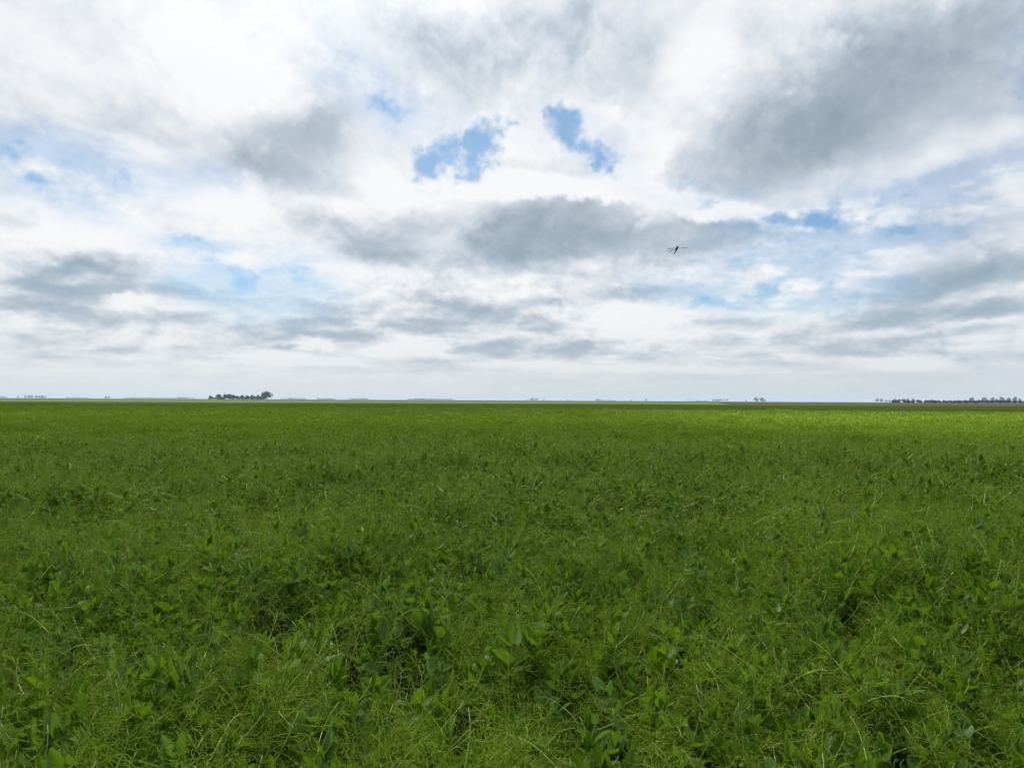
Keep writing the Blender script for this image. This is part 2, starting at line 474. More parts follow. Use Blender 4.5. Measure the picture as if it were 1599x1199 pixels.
# ------------------------------------------------------------------ the ground and the fields beyond
def disc_mesh(name, radii, seg, z, mat):
    verts, faces = [(0, 0, z)], []
    for r in radii:
        for k in range(seg):
            g = 2 * math.pi * k / seg
            verts.append((r * math.cos(g), r * math.sin(g), z))
    for k in range(seg):
        faces.append((0, 1 + k, 1 + (k + 1) % seg))
    for i in range(len(radii) - 1):
        for k in range(seg):
            k2 = (k + 1) % seg
            faces.append((1 + i * seg + k, 1 + (i + 1) * seg + k, 1 + (i + 1) * seg + k2, 1 + i * seg + k2))
    me = bpy.data.meshes.new(name)
    me.from_pydata(verts, [], faces)
    me.materials.append(mat)
    return me


tag(link("ground", disc_mesh("ground", [2, 8, 30, 120, 500, 2000, 9500], 96, 0.0, M_SOIL)), kind="structure")


def crop_block(name, pts, z, mat, rough=0.05, step=None):
    """a standing crop as a closed block of real height: top with an uneven surface, sides down to the soil"""
    rng_ = random.Random(name)
    near = [Vector((x, y, 0)) for x, y in pts]
    bm = bmesh.new()
    top = [bm.verts.new((p.x, p.y, z)) for p in near]
    bot = [bm.verts.new((p.x, p.y, -0.05)) for p in near]
    bm.faces.new(top)
    for i in range(len(near)):
        j = (i + 1) % len(near)
        bm.faces.new((bot[i], bot[j], top[j], top[i]))
    bm.normal_update()
    me = bpy.data.meshes.new(name)
    bm.to_mesh(me)
    bm.free()
    me.materials.append(mat)
    return tag(link(name, me), kind="structure")


# nearest boundary: where the peas stop (runs slightly towards the camera on the right)
def pea_edge(x):
    return 71.0 - 0.22 * x if x > 0 else 71.0


crop_block("cereal_field", [(-420, 72), (0, 72), (160, 37), (420, 37), (420, 148), (112, 148), (66, 200), (28, 240), (-60, 150), (-420, 118)], 0.58, M_CEREAL)
crop_block("pale_green_field", [(-900, 118), (-420.5, 121), (-60.5, 153), (27, 243), (66, 203), (150, 500), (-900, 500)], 0.55, M_SAGE)
crop_block("dry_pasture", [(68, 203), (113, 151), (424, 151), (424, 30), (1500, 30), (1500, 950), (288, 950)], 0.30, M_STUBBLE)
crop_block("far_plain", [(-9000, 504), (151, 504), (286, 954), (9000, 954), (9000, 9300), (-9000, 9300)], 0.26, M_PLAIN)

# ------------------------------------------------------------------ pea plants
rg = random.Random(11)
V3 = Vector


def rnd_unit(r):
    while True:
        p = V3((r.uniform(-1, 1), r.uniform(-1, 1), r.uniform(-1, 1)))
        if 0.05 < p.length < 1:
            return p.normalized()


def curl_path(r, start, d, length, n, curl, droop=0.0):
    """a thread that bends more and more towards its tip"""
    pts = [start.copy()]
    d = d.normalized()
    axis = rnd_unit(r)
    for i in range(n):
        f = (i + 1) / n
        d = (Matrix.Rotation(curl * (0.4 + 1.4 * f * f) / n, 3, axis) @ d)
        d = (d + V3((0, 0, -droop / n))).normalized()
        pts.append(pts[-1] + d * (length / n))
        axis = (axis + rnd_unit(r) * 0.35).normalized()
    return pts


def make_stipule(r, L, Wd, fold, bend, wav):
    mb = MB()
    cols, vrow = 5, (0.0, 0.14, 0.32, 0.52, 0.72, 0.88, 0.97, 1.0)
    rows = len(vrow)
    verts = []
    ph = r.uniform(0, 6.28)
    for j in range(rows):
        v = vrow[j]
        w = Wd * (math.sin(math.pi * min(1.0, 0.13 + 0.87 * v) ** 0.90) ** 0.62 if v < 1 else 0.0)
        w = max(w, 0.0008)
        for i in range(cols):
            u = -1 + 2 * i / (cols - 1)
            x = u * w
            y = v * L - 0.14 * L * abs(u) * (1 - v) ** 2
            z = fold * abs(x) + bend * L * v * v + wav * L * math.sin(ph + 5 * v) * u * abs(u)
            verts.append((x, y, z))
    faces = []
    for j in range(rows - 1):
        for i in range(cols - 1):
            a = j * cols + i
            faces.append((a, a + 1, a + cols + 1, a + cols))
    mb.add(verts, faces)
    return mb


def make_tendril(r, size, depth2, thick):
    """leaf turned into tendrils: stalk, then forked curling threads"""
    mb = MB()
    d = V3((0, 1, 0.45)).normalized()
    stalk = curl_path(r, V3((0, 0, 0)), d, size * r.uniform(0.5, 0.75), 4, r.uniform(0.1, 0.9))
    mb.tube(stalk, 1.55 * thick, 1.25 * thick, 4, 1)
    rach = curl_path(r, stalk[-1], stalk[-1] - stalk[-2], size * r.uniform(0.4, 0.55), 4, r.uniform(0.2, 0.9))
    mb.tube(rach, 1.4 * thick, 0.8 * thick, 3, 1 if r.random() < 0.5 else 0)
    for i in range(1, 5):
        base = rach[i]
        dd = (rach[i] - rach[i - 1]).normalized()
        for s in (-1, 1):
            if i == 4 and s == 1:
                side = dd
            else:
                side = (dd * 0.55 + dd.cross(V3((0, 0, 1)) if abs(dd.z) < .9 else V3((1, 0, 0))).normalized() * s + rnd_unit(r) * 0.45).normalized()
            ln = size * r.uniform(0.3, 0.65)
            prim = curl_path(r, base, side, ln, 5, r.uniform(0.5, 2.4))
            mb.tube(prim, 0.75 * thick, 0.5 * thick)
            for k in range(depth2):
                q_ = r.randint(1, 4)
                d2 = ((prim[q_] - prim[q_ - 1]).normalized() + rnd_unit(r) * 0.95).normalized()
                sub = curl_path(r, prim[q_], d2, size * r.uniform(0.15, 0.36), 4, r.uniform(1.0, 3.8))
                mb.tube(sub, 0.6 * thick, 0.42 * thick)
    return mb


STIPULES = [make_stipule(rg, rg.uniform(0.066, 0.108), rg.uniform(0.021, 0.033), rg.uniform(0.15, 0.75), rg.uniform(-0.22, 0.3), rg.uniform(0.0, 0.06)) for _ in range(8)]
BUDS = [make_stipule(rg, rg.uniform(0.05, 0.075), 0.017, rg.uniform(1.0, 1.6), rg.uniform(0.05, 0.25), 0.02) for _ in range(3)]
TENDRILS = [make_tendril(rg, rg.uniform(0.13, 0.21), 3, 0.00112) for _ in range(10)]


def frame(pos, ydir, roll):
    y = ydir.normalized()
    ref = V3((0, 0, 1)) if abs(y.z) < 0.95 else V3((1, 0, 0))
    x = y.cross(ref).normalized()
    z = x.cross(y)
    m = Matrix((x, y, z)).transposed() @ Matrix.Rotation(roll, 3, 'Y')
    m4 = m.to_4x4()
    m4.translation = pos
    return m4


def design_plant(r):
    """stem path and a list of (part, shape index, matrix)"""
    H = r.uniform(0.50, 0.66)
    lean = V3((r.uniform(-1, 1), r.uniform(-1, 1), 0)) * 0.26
    pts = []
    ph = r.uniform(0, 6.28)
    for i in range(11):
        f = i / 10
        pts.append(V3((lean.x * f ** 1.6 * H * 1.6 + 0.018 * math.sin(ph + 6 * f), lean.y * f ** 1.6 * H * 1.6 + 0.018 * math.cos(ph * 1.7 + 5 * f), H * f)))
    stem = MB()
    stem.tube(pts, 0.0026, 0.0016, 4)
    parts = []
    nodes = 8
    yaw = r.uniform(0, 6.28)
    for k in range(nodes):
        f = 0.24 + 0.74 * k / (nodes - 1) + r.uniform(-0.02, 0.02)
        f = min(f, 0.995)
        i = min(int(f * 10), 9)
        p = pts[i].lerp(pts[i + 1], f * 10 - i)
        yaw += math.pi + r.uniform(-0.5, 0.5)
        for s in (-1, 1):
            a = yaw + s * r.uniform(0.9, 1.5)
            upz = r.uniform(0.35, 1.5)
            dirv = V3((math.cos(a), math.sin(a), upz))
            sc_ = r.uniform(0.75, 1.15) * (1.0 if k < nodes - 1 else 0.75)
            parts.append(('stipule', r.randrange(len(STIPULES)), frame(p, dirv, r.uniform(-0.6, 0.6)) @ Matrix.Scale(sc_, 4)))
        if r.random() < 0.2 or k < 3:
            continue
        dirv = V3((math.cos(yaw), math.sin(yaw), r.uniform(0.1, 0.9)))
        parts.append(('tendril', r.randrange(len(TENDRILS)), frame(p, dirv, r.uniform(-0.8, 0.8)) @ Matrix.Scale(r.uniform(0.8, 1.25), 4)))
    for s in range(2):
        a = yaw + s * math.pi + r.uniform(-0.4, 0.4)
        parts.append(('bud_leaf', r.randrange(len(BUDS)), frame(pts[-1], V3((0.3 * math.cos(a), 0.3 * math.sin(a), 1)), r.uniform(-0.5, 0.5))))
    return stem, parts


DESIGNS = [design_plant(rg) for _ in range(9)]


def whole_plant(stem, parts):
    mb = MB()
    ident = Matrix.Identity(4)
    mb.take(stem, ident, 2)
    for kind, i, m in parts:
        src = {'stipule': STIPULES, 'tendril': TENDRILS, 'bud_leaf': BUDS}[kind][i]
        o0 = len(mb.m)
        mb.take(src, m, 1 if kind == 'tendril' else 0)
        if kind == 'tendril':
            mb.m[o0:] = [2 if q_ == 1 else 1 for q_ in src.m]
    return mb


PLANT_MATS = [M_LEAF, M_TENDRIL, M_STEM]
protos = {0: [], 1: [], 2: [], 3: []}
for i, (st, pa) in enumerate(DESIGNS):
    protos[0].append(bpy.data.objects.new("crop_plant", whole_plant(st, pa).mesh("crop_plant", PLANT_MATS)))

# simpler, thicker-threaded plants for farther off
TENDRILS_FULL = TENDRILS
TENDRILS = [make_tendril(rg, rg.uniform(0.15, 0.22), 1, 0.0021) for _ in range(8)]
for i in range(7):
    st, pa = design_plant(rg)
    pa = [p for p in pa if p[2].translation.z > 0.27]
    protos[1].append(bpy.data.objects.new("crop_plant_mid", whole_plant(st, pa).mesh("crop_plant_mid", PLANT_MATS)))
TENDRILS = TENDRILS_FULL


def tuft(r, radius, blades, L, thick, hbase):
    """a patch of canopy: leaf blades and stalks over a low dome"""
    mb = MB()
    for _ in range(blades):
        a, rr = r.uniform(0, 6.28), radius * math.sqrt(r.random())
        top = hbase * (1 - 0.35 * (rr / radius) ** 2) * r.uniform(0.50, 1.06)
        p = V3((rr * math.cos(a), rr * math.sin(a), top))
        d = rnd_unit(r)
        d.z = abs(d.z) * 0.9 + 0.25
        d.normalize()
        ln = L * r.uniform(0.6, 1.3)
        side = d.cross(rnd_unit(r)).normalized() * thick * r.uniform(0.6, 1.4)
        mid = p + d * ln * 0.55 + rnd_unit(r) * ln * 0.12
        tip = p + d * ln + V3((0, 0, -ln * 0.2 * r.random()))
        kind = 0 if r.random() < 0.6 else 1
        if kind == 1:
            side *= 0.35
            tip = p + d * ln * 1.5
        mb.add([p, mid - side, mid + side, tip], [(0, 1, 2), (1, 3, 2)], kind)
    return mb


for i in range(6):
    protos[2].append(bpy.data.objects.new("crop_tuft", tuft(rg, 0.30, 210, 0.085, 0.017, 0.60).mesh("crop_tuft", [M_FAR, M_FAR], False)))
for i in range(5):
    protos[3].append(bpy.data.objects.new("crop_tuft_far", tuft(rg, 0.75, 300, 0.14, 0.032, 0.62).mesh("crop_tuft_far", [M_FAR, M_FAR], False)))


# smooth random relief of the canopy: gives taller and shorter stretches, thin spots and hollows
class Relief:
    def __init__(self, seed, n=64):
        self.g = np.random.RandomState(seed).rand(n, n)
        self.n = n

    def __call__(self, x, y, cell):
        x, y = np.asarray(x) / cell, np.asarray(y) / cell
        i, j = np.floor(x).astype(int), np.floor(y).astype(int)
        u, v = x - i, y - j
        u, v = u * u * (3 - 2 * u), v * v * (3 - 2 * v)
        g, n = self.g, self.n
        a = g[i % n, j % n] * (1 - u) + g[(i + 1) % n, j % n] * u
        b = g[i % n, (j + 1) % n] * (1 - u) + g[(i + 1) % n, (j + 1) % n] * u
        return a * (1 - v) + b * v


relief = Relief(5)
npr = np.random.RandomState(3)


def scatter(y0, y1, dens, spread=0.92, margin=1.6, fade_in=0.0, fade_out=0.0):
    """points over the wedge the camera looks along (and a good way to either side of it)"""
    hw = spread * y1 + margin
    n = int(2 * hw * (y1 - y0) * dens)
    x = npr.uniform(-hw, hw, n)
    y = npr.uniform(y0, y1, n)
    keep = np.abs(x) < spread * y + margin
    x, y = x[keep], y[keep]
    f = np.ones_like(x)
    if fade_in:
        f *= np.clip((y - y0) / fade_in, 0, 1)
    if fade_out:
        f *= np.clip((y1 - y) / fade_out, 0, 1)
    keep = npr.rand(len(x)) < f
    x, y = x[keep], y[keep]
    h = 0.50 * relief(x, y, 1.1) + 0.45 * relief(x + 40, y, 0.45) + 0.60 * relief(x, y + 90, 3.2)
    gap = relief(x + 13, y + 57, 0.75) * 0.6 + relief(x + 130, y + 57, 2.6) * 0.4
    # hollows where the crop has sunk, beyond the general unevenness
    dip = np.zeros_like(x)
    for hx, hy, hrx, hry, amt in HOLLOWS:
        dip = np.maximum(dip, amt * np.exp(-((x - hx) / hrx) ** 2 - ((y - hy) / hry) ** 2))
    keep = (gap > 0.20) | (npr.rand(len(x)) < 0.8)
    keep &= npr.rand(len(x)) < np.where(y < 3.2, 0.62, 0.40) + 0.75 * np.clip((relief(x + 7, y + 31, 0.42) - 0.25) / 0.4, 0, 1)
    keep &= npr.rand(len(x)) > dip * 0.75
    scale = (0.52 + 0.58 * h) * npr.uniform(0.90, 1.10, len(x)) * (1 - 0.42 * dip)
    return x[keep], y[keep], scale[keep]


HOLLOWS = [(-0.08, 5.9, 0.3, 0.4, 0.9), (1.75, 6.8, 0.75, 0.55, 0.95), (4.8, 8.9, 1.1, 0.5, 0.9), (6.2, 8.4, 0.8, 0.4, 0.85), (5.4, 7.4, 0.5, 0.35, 0.8), (2.9, 8.3, 0.35, 0.3, 0.7),
           (-3.4, 6.0, 0.8, 0.5, 0.6), (0.95, 1.95, 0.2, 0.18, 0.4),
           (4.6, 6.8, 0.8, 0.5, 0.5), (2.6, 19.0, 1.2, 0.9, 0.6), (-4.2, 3.7, 0.5, 0.3, 0.6), (0.9, 5.0, 0.5, 0.35, 0.5)]


def crop_group(name):
    ng = bpy.data.node_groups.new(name, 'GeometryNodeTree')
    ng.interface.new_socket("Geometry", in_out='INPUT', socket_type='NodeSocketGeometry')
    ng.interface.new_socket("Geometry", in_out='OUTPUT', socket_type='NodeSocketGeometry')
    return ng


def instancer(name, pts, rot, scl, idx, objs):
    """one object: copies of the given plants on the given points"""
    me = bpy.data.meshes.new(name)
    me.vertices.add(len(pts))
    me.vertices.foreach_set('co', np.asarray(pts, np.float32).ravel())
    for nm, ty, key, data in (('rot', 'FLOAT_VECTOR', 'vector', rot), ('scl', 'FLOAT_VECTOR', 'vector', scl), ('idx', 'INT', 'value', idx)):
        at = me.attributes.new(nm, ty, 'POINT')
        at.data.foreach_set(key, np.ascontiguousarray(data, np.int32 if ty == 'INT' else np.float32).ravel())
    o = bpy.data.objects.new(name, me)
    col.objects.link(o)
    pc = bpy.data.collections.new(name + "_kinds")
    for k, q_ in enumerate(objs):
        pc.objects.link(q_)
    ng = crop_group(name)
    N = ng.nodes
    gi, go = N.new('NodeGroupInput'), N.new('NodeGroupOutput')
    ci = N.new('GeometryNodeCollectionInfo')
    ci.inputs['Collection'].default_value = pc
    ci.inputs['Separate Children'].default_value = True
    ci.inputs['Reset Children'].default_value = True
    ip = N.new('GeometryNodeInstanceOnPoints')
    ip.inputs['Pick Instance'].default_value = True

    def attr(nm, ty):
        a = N.new('GeometryNodeInputNamedAttribute')
        a.data_type = ty
        a.inputs['Name'].default_value = nm
        return a.outputs['Attribute']
    L = ng.links
    L.new(gi.outputs[0], ip.inputs['Points'])
    L.new(ci.outputs[0], ip.inputs['Instance'])
    L.new(attr('idx', 'INT'), ip.inputs['Instance Index'])
    e2r = N.new('FunctionNodeEulerToRotation')
    L.new(attr('rot', 'FLOAT_VECTOR'), e2r.inputs[0])
    L.new(e2r.outputs[0], ip.inputs['Rotation'])
    L.new(attr('scl', 'FLOAT_VECTOR'), ip.inputs['Scale'])
    L.new(ip.outputs[0], go.inputs[0])
    md = o.modifiers.new("plants", 'NODES')
    md.node_group = ng
    return o


def scale3(s_):
    return np.stack([0.55 + 0.45 * s_, 0.55 + 0.45 * s_, s_], -1)


def euler_arr(n, tilt):
    return np.stack([npr.normal(0, tilt, n), npr.normal(0, tilt, n), npr.uniform(0, 6.28318, n)], -1)


# ---- nearest plants: each an object of its own with stem, leaves and tendrils
xs, ys, ss = scatter(0.3, 7.0, 78, fade_out=2.5)
nr = len(xs)
rots = euler_arr(nr, 0.10)
idxs = npr.randint(0, len(DESIGNS), nr)
depth = ys
in_view = (np.abs(xs) < 0.80 * ys) & ((CAM_H - 0.55 * ss) / ys < 0.60)
order = np.argsort(np.where(in_view, ys + 0.0 * xs, 1e9))[:116]
single = np.zeros(nr, bool)
single[order] = True
stem_me = [st.mesh("stem", [M_STEM]) for st, _ in DESIGNS]
stip_me = [s_.mesh("stipule", [M_LEAF]) for s_ in STIPULES]
bud_me = [s_.mesh("bud_leaf", [M_LEAF]) for s_ in BUDS]
tend_me = [s_.mesh("tendril", [M_TENDRIL, M_STEM]) for s_ in TENDRILS]
PART_ME = {'stipule': stip_me, 'bud_leaf': bud_me, 'tendril': tend_me}
for k in order:
    root = bpy.data.objects.new("pea_plant", None)
    root.empty_display_size = 0.05
    col.objects.link(root)
    root.location = (xs[k], ys[k], 0)
    root.rotation_euler = rots[k]
    root.scale = (0.55 + 0.45 * ss[k], 0.55 + 0.45 * ss[k], ss[k])
    tag(root, "leafy pea plant with paired leaves and curling tendrils along the closest edge of the crop", "pea plant", "closest pea plants")
    st, pa = DESIGNS[idxs[k]]
    stem_o = link("stem", stem_me[idxs[k]], root)
    for kind, i, m in pa:
        c = link(kind, PART_ME[kind][i], stem_o if kind == 'bud_leaf' else root)
        c.matrix_local = m

# ---- the rest of the crop: nobody could count it
rest = ~single
p0 = np.stack([xs[rest], ys[rest], np.zeros(rest.sum())], -1)
tag(instancer("pea_crop", p0, rots[rest], scale3(ss[rest]), idxs[rest], protos[0]),
    "dense green pea crop with tangled tendrils close to the camera", "crop", kind="stuff")
x1, y1, s1 = scatter(4.5, 17.0, 60, fade_in=2.5, fade_out=6.0)
tag(instancer("pea_crop_middle", np.stack([x1, y1, 0 * x1], -1), euler_arr(len(x1), 0.10), scale3(s1), npr.randint(0, 7, len(x1)), protos[1]),
    "dense green pea crop across the middle of the field", "crop", kind="stuff")
x2, y2, s2 = scatter(11.0, 42.0, 14, 0.88, 3, fade_in=6.0, fade_out=12.0)
tag(instancer("pea_crop_farther", np.stack([x2, y2, 0 * x2], -1), euler_arr(len(x2), 0.05), np.repeat(s2[:, None], 3, 1), npr.randint(0, 6, len(x2)), protos[2]),
    "green pea crop farther out in the field", "crop", kind="stuff")
x3, y3, s3 = scatter(30.0, 75.0, 3.2, 0.85, 5, fade_in=12.0)
kp = y3 < np.where(x3 > 0, 71.0 - 0.22 * x3, 71.0)
x3, y3, s3 = x3[kp], y3[kp], s3[kp]
tag(instancer("pea_crop_distant", np.stack([x3, y3, 0 * x3], -1), euler_arr(len(x3), 0.03), np.repeat(s3[:, None], 3, 1), npr.randint(0, 5, len(x3)), protos[3]),
    "distant far part of the pea crop up to its edge", "crop", kind="stuff")

# lower leaf layer that closes the canopy where single plants are no longer seen
cx, cy = np.meshgrid(np.linspace(-1, 1, 121), np.concatenate([np.linspace(13, 30, 60), np.linspace(30.6, 76, 120)]))
cy = np.minimum(cy, np.where(cx > 0, 71.0 - 0.22 * cx * 60, 71.0))
gxw = cx * (cy * 1.0 + 8)
gz = 0.30 + 0.16 * relief(gxw, cy, 1.1) + 0.05 * npr.rand(*cx.shape)
nv, nu = cx.shape
fc = [(j * nu + i, j * nu + i + 1, (j + 1) * nu + i + 1, (j + 1) * nu + i) for j in range(nv - 1) for i in range(nu - 1)]
me = bpy.data.meshes.new("pea_leaf_layer")
me.from_pydata(np.stack([gxw, cy, gz], -1).reshape(-1, 3).tolist(), [], fc)
me.materials.append(M_CANOPY)
tag(link("pea_leaf_layer", me), "lower leaf layer closing the far pea crop", "crop", kind="stuff")

# ------------------------------------------------------------------ thin cloud between the sun and the field, high overhead and out of the picture
# (unseen, shaped so that the crop lies in its shade; through its gap the sun reaches the strip at the far right)
def sst(x, a, b):
    t = np.clip((x - a) / (b - a), 0, 1)
    return t * t * (3 - 2 * t)


cgx, cgy = np.meshgrid(np.linspace(-260, 260, 106), np.linspace(-110, 260, 80))
lit = sst(cgx + 5 * relief(cgx, cgy, 17) + 0.06 * cgy, 1, 18) * sst(cgy - 0.08 * cgx + 7 * relief(cgx + 70, cgy, 14), 4, 26) * sst(cgy + 0.22 * cgx, 90, 78)
lit = np.maximum(lit, 0.85 * np.exp(-((cgx + 24) / 13) ** 2 - ((cgy - 65) / 7) ** 2))
lit = np.maximum(lit, 0.6 * sst(np.abs(cgx + 10), 60, 36) * np.exp(-((cgy - 66 - 5 * relief(cgx, cgy, 30)) / 8) ** 2))
rim = np.minimum(sst(np.abs(cgx), 258, 210), np.minimum(sst(cgy, -108, -70), sst(cgy, 258, 170)))
thick = np.maximum(0.0, (1 - lit) * rim) * (1 + 0.9 * sst(cgy, 15, 0)) * (62 + 26 * relief(cgx, cgy, 33) + 10 * relief(cgx, cgy, 11))  # sheet made thicker on the near side to darken the foreground
ALT = 460.0
base = np.stack([cgx, cgy, 0 * cgx], -1) + np.array(SUN_DIR) / SUN_DIR.z * ALT
up_off = np.array((0, 0, 1.0)) * (thick * 0.75)[..., None] + np.array((0, 0, 0.6))
dn_off = np.array((0, 0, -1.0)) * (thick * 0.25)[..., None]
nyc, nxc = cgx.shape
vt = np.concatenate([(base + up_off).reshape(-1, 3), (base + dn_off).reshape(-1, 3)])
off = nyc * nxc
fc = []
for j in range(nyc - 1):
    for i in range(nxc - 1):
        a = j * nxc + i
        fc.append((a, a + 1, a + nxc + 1, a + nxc))
        fc.append((off + a, off + a + nxc, off + a + nxc + 1, off + a + 1))
edge = [i for i in range(nxc)] + [j * nxc + nxc - 1 for j in range(1, nyc)] + [(nyc - 1) * nxc + i for i in range(nxc - 2, -1, -1)] + [j * nxc for j in range(nyc - 2, 0, -1)]
for k in range(len(edge)):
    a, b = edge[k], edge[(k + 1) % len(edge)]
    fc.append((a, off + a, off + b, b))
me = bpy.data.meshes.new("clouds")
me.from_pydata(vt.tolist(), [], fc)
cm, cn, cout = new_mat("cloud_droplets")
pv = cn.new('ShaderNodeVolumePrincipled')
pv.inputs['Color'].default_value = (0.97, 0.97, 0.97, 1)
pv.inputs['Density'].default_value = 0.0125
pv.inputs['Anisotropy'].default_value = 0.6
cm.node_tree.links.new(pv.outputs[0], cout.inputs['Volume'])
me.materials.append(cm)
tag(link("clouds", me), "unseen thin cloud sheet overhead, shaped to shade the crop", "clouds", kind="stuff")

# ------------------------------------------------------------------ trees along the horizon
def leaf_mat(name, dark, light):
    m, n, out = new_mat(name)
    geo = n.new('ShaderNodeNewGeometry')
    f = n.noise(geo.outputs['Position'], 0.35, 2.0, 0.6)
    rnd = n.new('ShaderNodeObjectInfo').outputs['Random']
    f = n.m('ADD', n.rng(f, 0.35, 0.65, 0.0, 0.7), n.m('MULTIPLY', rnd, 0.3))
    p = n.new('ShaderNodeBsdfPrincipled')
    n.put(p.inputs['Base Color'], n.mix(f, (*dark, 1), (*light, 1)))
    p.inputs['Roughness'].default_value = 0.7
    p.inputs['Specular IOR Level'].default_value = 0.1
    m.node_tree.links.new(p.outputs[0], out.inputs[0])
    return m


M_TREE = leaf_mat("tree_leaves", (0.010, 0.018, 0.009), (0.020, 0.032, 0.013))
M_BARK = field_mat("bark", (0.06, 0.048, 0.038), (0.085, 0.07, 0.055), (0.04, 0.034, 0.028), 1.5, 8.0)


def crown_mb(r, H, Wd, n, leaf, base=0.22, lobes=5):
    """leaf clumps spread through several overlapping lobes"""
    mb = MB()
    cs = []
    for k in range(lobes):
        a = r.uniform(0, 6.28)
        rr = Wd * 0.24 * r.random()
        z = H * (base + (1 - base) * (0.30 + 0.45 * r.random()))
        cs.append((V3((rr * math.cos(a), rr * math.sin(a), z)), Wd * r.uniform(0.22, 0.34), H * (1 - base) * r.uniform(0.20, 0.30)))
    cs.append((V3((0, 0, H * (base + (1 - base) * 0.45))), Wd * 0.42, H * (1 - base) * 0.42))
    cs.append((V3((Wd * r.uniform(-0.12, 0.12), 0, H * 0.80)), Wd * 0.22, H * 0.20))
    for _ in range(n):
        c, rx, rz = r.choice(cs)
        d = rnd_unit(r) * (r.random() ** 0.4)
        p = c + V3((d.x * rx, d.y * rx, d.z * rz))
        t = rnd_unit(r)
        b = t.cross(rnd_unit(r)).normalized()
        s_ = leaf * r.uniform(0.6, 1.3)
        t, b = t * s_, b * s_ * 0.7
        mb.add([p - t, p - b, p + t, p + b], [(0, 1, 2, 3)])
    return mb


def trunk_mb(r, H, rad):
    mb = MB()
    top = V3((r.uniform(-0.05, 0.05) * H, r.uniform(-0.05, 0.05) * H, H * 0.62))
    mb.tube([V3((0, 0, -0.1)), top * 0.5 + V3((0.02 * H, 0, 0)), top], rad, rad * 0.45, 6)
    for k in range(4):
        a = r.uniform(0, 6.28)
        st = top * r.uniform(0.45, 0.9)
        mb.tube([st, st + V3((math.cos(a) * H * 0.14, math.sin(a) * H * 0.14, H * 0.16))], rad * 0.35, rad * 0.12, 5)
    return mb


ORD = ["first", "second", "third", "fourth", "fifth", "sixth", "seventh", "eighth", "ninth", "tenth", "eleventh", "twelfth", "thirteenth", "fourteenth",
       "fifteenth", "sixteenth", "seventeenth", "eighteenth", "nineteenth", "twentieth", "twenty-first", "twenty-second", "twenty-third", "twenty-fourth",
       "twenty-fifth", "twenty-sixth", "twenty-seventh", "twenty-eighth", "twenty-ninth", "thirtieth", "thirty-first", "thirty-second"]
rt = random.Random(21)


def on_ground(a, d):
    return (math.sin(R(a)) * d, math.cos(R(a)) * d, 0.0)


def plant_tree(a, d, H, Wd, name, label, cat, group, base=0.16, spread=1.6):
    root = bpy.data.objects.new(name, None)
    col.objects.link(root)
    root.location = on_ground(a, d)
    link("trunk", trunk_mb(rt, H, max(0.12, H * 0.028)).mesh("trunk", [M_BARK]), root)
    link("crown", crown_mb(rt, H, Wd * spread, 700, max(0.36, H * 0.075), base).mesh("crown", [M_TREE], False), root)
    tag(root, label, cat, group)
    return root


# the small grove left of the middle: azimuth, distance, height, width
GROVE = [
    (-23.83,1476,8.3,7.6), (-23.51,1458,4.7,8.8), (-23.24,1470,11.3,11.4), (-22.97,1458,4.9,7.5), (-22.79,1467,11.3,5.1), 
    (-22.51,1465,11.7,14.0), (-22.19,1457,10.0,7.6), (-21.92,1462,8.3,11.4), (-21.54,1443,9.5,7.5), (-21.36,1458,5.6,7.6), (-21.17,1452,9.0,7.6), 
    (-20.80,1429,9.7,10.0), (-20.56,1446,5.2,7.6), (-20.37,1435,10.2,6.3), (-20.09,1443,6.5,10.2), (-19.76,1423,17.5,16.3), 
    (-23.06,1460,6.2,10.1), (-22.38,1471,7.5,11.5), (-21.73,1454,6.7,10.1), (-20.99,1460,6.8,10.2), (-20.23,1424,6.9,10.0), 
    (-20.04,1441,9.4,8.9), 
]
for k, (a, d, H, Wd) in enumerate(sorted(GROVE)):
    if H > 15:
        plant_tree(a, d, H, Wd, "tree", "tallest, broad dark tree at the right end of the lone grove", "tree", "trees of the lone grove", 0.05)
    elif H < 6.5:
        plant_tree(a, d, H, Wd, "bush", "low dark bush standing %s from the left in the lone grove" % ORD[k], "bush", "trees of the lone grove", 0.03, 2.1)
    else:
        plant_tree(a, d, H, Wd, "tree", "dark tree standing %s from the left in the lone grove" % ORD[k], "tree", "trees of the lone grove", 0.05)

# the row of round trees on the right
ROW = [
    (29.21,933,4.3,5.3), (29.45,951,4.5,5.4), (29.90,946,4.6,4.6), (30.14,959,4.1,3.9), (30.38,943,3.6,4.6), (30.74,948,4.6,3.8), 
    (30.89,950,3.8,3.1), (31.17,960,4.4,4.6), (31.41,969,4.3,3.9), (31.60,956,5.0,5.3), (31.79,954,4.2,3.8), (32.03,971,4.1,4.6), 
    (32.33,966,4.3,4.6), (32.49,961,3.6,3.0), (32.68,973,4.3,5.4), (32.94,980,4.2,4.6), (33.13,981,4.6,4.6), (33.32,979,4.1,3.8), 
    (33.58,979,4.6,6.1), (33.80,977,4.2,5.3), (34.06,991,4.5,5.4), (34.32,982,4.7,5.3), (34.54,1007,4.4,4.7), (34.79,993,4.6,6.1), 
    (35.05,994,4.3,5.3), (35.33,995,4.9,6.1), (35.58,1009,4.4,5.4), (35.83,1013,4.6,5.4), (36.11,1003,4.5,6.1), (36.39,1020,4.6,6.2), 
    (36.67,1027,4.2,5.4), (36.94,1015,4.6,6.1), 
]
for k, (a, d, H, Wd) in enumerate(ROW):
    plant_tree(a, d, H, Wd, "tree", "round dark tree, %s from the left end of the tree row beyond the dry pasture" % ORD[k], "tree", "tree row beyond the dry pasture", 0.06, 1.4)

